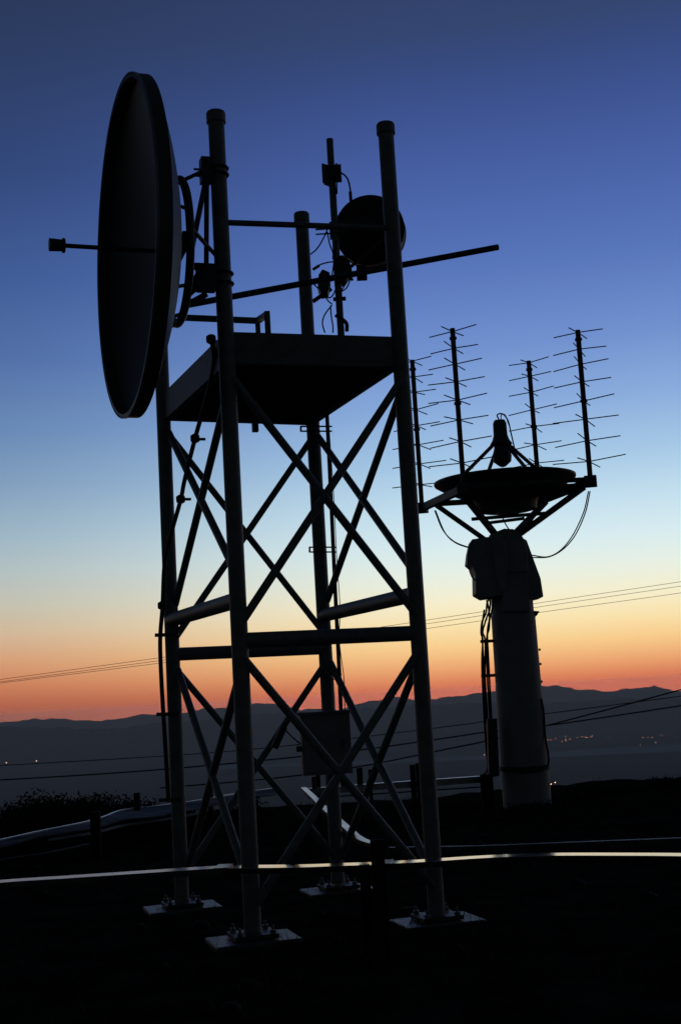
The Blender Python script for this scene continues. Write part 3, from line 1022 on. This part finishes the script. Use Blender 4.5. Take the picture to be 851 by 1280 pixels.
for k in range(26000):
    a = R(random.uniform(-38, 38)); r = random.uniform(3, 17.6) if k % 3 else random.uniform(14, 18.5)
    x, y = GC.x + r * math.sin(a), GC.y + r * math.cos(a)
    z = gz(x, y) - .01
    h = random.uniform(.03, .12) * (1.3 if r > 14 else .8)
    w = random.uniform(.004, .009)
    b_ = random.uniform(0, 2 * PI)
    e = Vector((math.cos(b_), math.sin(b_), 0))
    l = Vector((random.gauss(0, .3), random.gauss(0, .3), 1)) * h
    p = Vector((x, y, z))
    gr.add([p - e * w, p + e * w, p + l], [(0, 1, 2)])
tag(gr.build('grass', m_grass), 'short dry grass and weeds over the dark hilltop', 'grass', kind='stuff')

# ================================================================== AIR
hz = MB().box((0, 100, -313), (56200, 56200, 652))
m_h = bpy.data.materials.new('haze_air')
m_h.use_nodes = True
nt = m_h.node_tree
nt.nodes.clear()
out = nt.nodes.new('ShaderNodeOutputMaterial')
pv = nt.nodes.new('ShaderNodeVolumePrincipled')
pv.inputs['Color'].default_value = (.97, 1, .96, 1)
pv.inputs['Density'].default_value = 7.2e-5
pv.inputs['Anisotropy'].default_value = 0.1
nt.links.new(pv.outputs[0], out.inputs['Volume'])
o = hz.build('haze', m_h)
tag(o, 'thin blue dusk haze filling the valley', 'haze', kind='stuff')

# ================================================================== DUSK SKY
w = bpy.data.worlds.new('World')
sc.world = w
w.use_nodes = True
nt = w.node_tree
nt.nodes.clear()
out = nt.nodes.new('ShaderNodeOutputWorld')
bg = nt.nodes.new('ShaderNodeBackground')
tc = nt.nodes.new('ShaderNodeTexCoord')
sx = nt.nodes.new('ShaderNodeSeparateXYZ')
nt.links.new(tc.outputs['Generated'], sx.inputs[0])


zf = nt.nodes.new('ShaderNodeMath'); zf.operation = 'MULTIPLY_ADD'
zf.inputs[1].default_value = .9; zf.inputs[2].default_value = .1
nt.links.new(sx.outputs['Z'], zf.inputs[0])


def ramp(stops):
    stops = [(p * .9 + .1, c) for p, c in stops]
    r_ = nt.nodes.new('ShaderNodeValToRGB')
    cr = r_.color_ramp
    stops = sorted(stops)
    cr.elements[0].position = stops[0][0]; cr.elements[0].color = lin(stops[0][1])
    cr.elements[1].position = stops[-1][0]; cr.elements[1].color = lin(stops[-1][1])
    for p, c in stops[1:-1]:
        e = cr.elements.new(p); e.color = lin(c)
    nt.links.new(zf.outputs[0], r_.inputs['Fac'])
    return r_


def colstops(x, rows, end):
    out_ = [(ray(x, y).z, c) for y, c in rows]
    return [(-.02, min(out_)[1])] + out_ + end


glow = ramp(colstops(805, [(850, (204, 104, 76)), (840, (219, 127, 88)), (820, (237, 168, 114)), (795, (248, 204, 140)), (768, (250, 226, 172)), (738, (246, 238, 204)), (705, (232, 240, 226)),
                           (665, (216, 236, 240)), (615, (194, 222, 238)), (560, (166, 200, 230)), (490, (138, 172, 220)), (410, (112, 144, 206)), (310, (88, 118, 186)), (210, (74, 100, 168)),
                           (110, (62, 84, 146)), (40, (54, 74, 126)), (0, (53, 70, 113))], [(.62, (32, 44, 72)), (1, (14, 19, 27))]))
side = ramp(colstops(60, [(895, (150, 86, 68)), (878, (176, 98, 74)), (855, (200, 124, 90)), (825, (212, 154, 116)), (790, (208, 180, 150)), (755, (194, 190, 172)), (715, (178, 190, 190)),
                          (670, (156, 180, 195)), (610, (130, 158, 188)), (540, (104, 136, 180)), (450, (81, 111, 166)), (350, (64, 92, 150)), (220, (50, 72, 122)), (100, (46, 63, 103)), (0, (42, 57, 91))],
                      [(.62, (26, 35, 54)), (1, (14, 19, 27))]))
back = ramp([(0, (34, 36, 36)), (.12, (34, 38, 40)), (.3, (28, 34, 38)), (.6, (19, 25, 31)), (1, (14, 19, 27))])
atn = nt.nodes.new('ShaderNodeMath'); atn.operation = 'ARCTAN2'
nt.links.new(sx.outputs['X'], atn.inputs[0]); nt.links.new(sx.outputs['Y'], atn.inputs[1])
sb_ = nt.nodes.new('ShaderNodeMath'); sb_.operation = 'SUBTRACT'; sb_.inputs[1].default_value = .20
nt.links.new(atn.outputs[0], sb_.inputs[0])
ab = nt.nodes.new('ShaderNodeMath'); ab.operation = 'ABSOLUTE'
nt.links.new(sb_.outputs[0], ab.inputs[0])


def rng(a, b_):
    m_ = nt.nodes.new('ShaderNodeMapRange')
    m_.interpolation_type = 'SMOOTHSTEP'
    m_.inputs['From Min'].default_value = a
    m_.inputs['From Max'].default_value = b_
    nt.links.new(ab.outputs[0], m_.inputs['Value'])
    return m_


def mix(f, a, b_):
    m_ = nt.nodes.new('ShaderNodeMix'); m_.data_type = 'RGBA'
    nt.links.new(f.outputs[0], m_.inputs['Factor'])
    nt.links.new(a, m_.inputs['A']); nt.links.new(b_, m_.inputs['B'])
    return m_.outputs['Result']


k1_ = mix(rng(.10, .52), glow.outputs['Color'], side.outputs['Color'])
k2_ = mix(rng(.45, 1.5), k1_, back.outputs['Color'])
# glow low on the horizon is brighter before it comes through the long path of air


def mth(op, a, b_=None):
    m_ = nt.nodes.new('ShaderNodeMath'); m_.operation = op
    for i_, v in enumerate((a, b_)):
        if v is None: continue
        if isinstance(v, (int, float)): m_.inputs[i_].default_value = v
        else: nt.links.new(v, m_.inputs[i_])
    return m_.outputs[0]


path_ = mth('MINIMUM', mth('DIVIDE', 11.0, mth('MAXIMUM', sx.outputs['Z'], 1e-5)), 28700.0)
gain = mth('EXPONENT', mth('MULTIPLY', path_, 7.2e-5 * .93))
vm = nt.nodes.new('ShaderNodeVectorMath'); vm.operation = 'SCALE'
nt.links.new(k2_, vm.inputs[0]); nt.links.new(gain, vm.inputs['Scale'])
nt.links.new(vm.outputs[0], bg.inputs['Color'])
bg.inputs['Strength'].default_value = 1.0
nt.links.new(bg.outputs[0], out.inputs[0])

sc.view_settings.view_transform = 'Standard'
sc.view_settings.look = 'None'
sc.view_settings.gamma = 1
sc.view_settings.exposure = 0
sc.render.engine = 'CYCLES'
sc.cycles.volume_bounces = 1
sc.cycles.max_bounces = 6
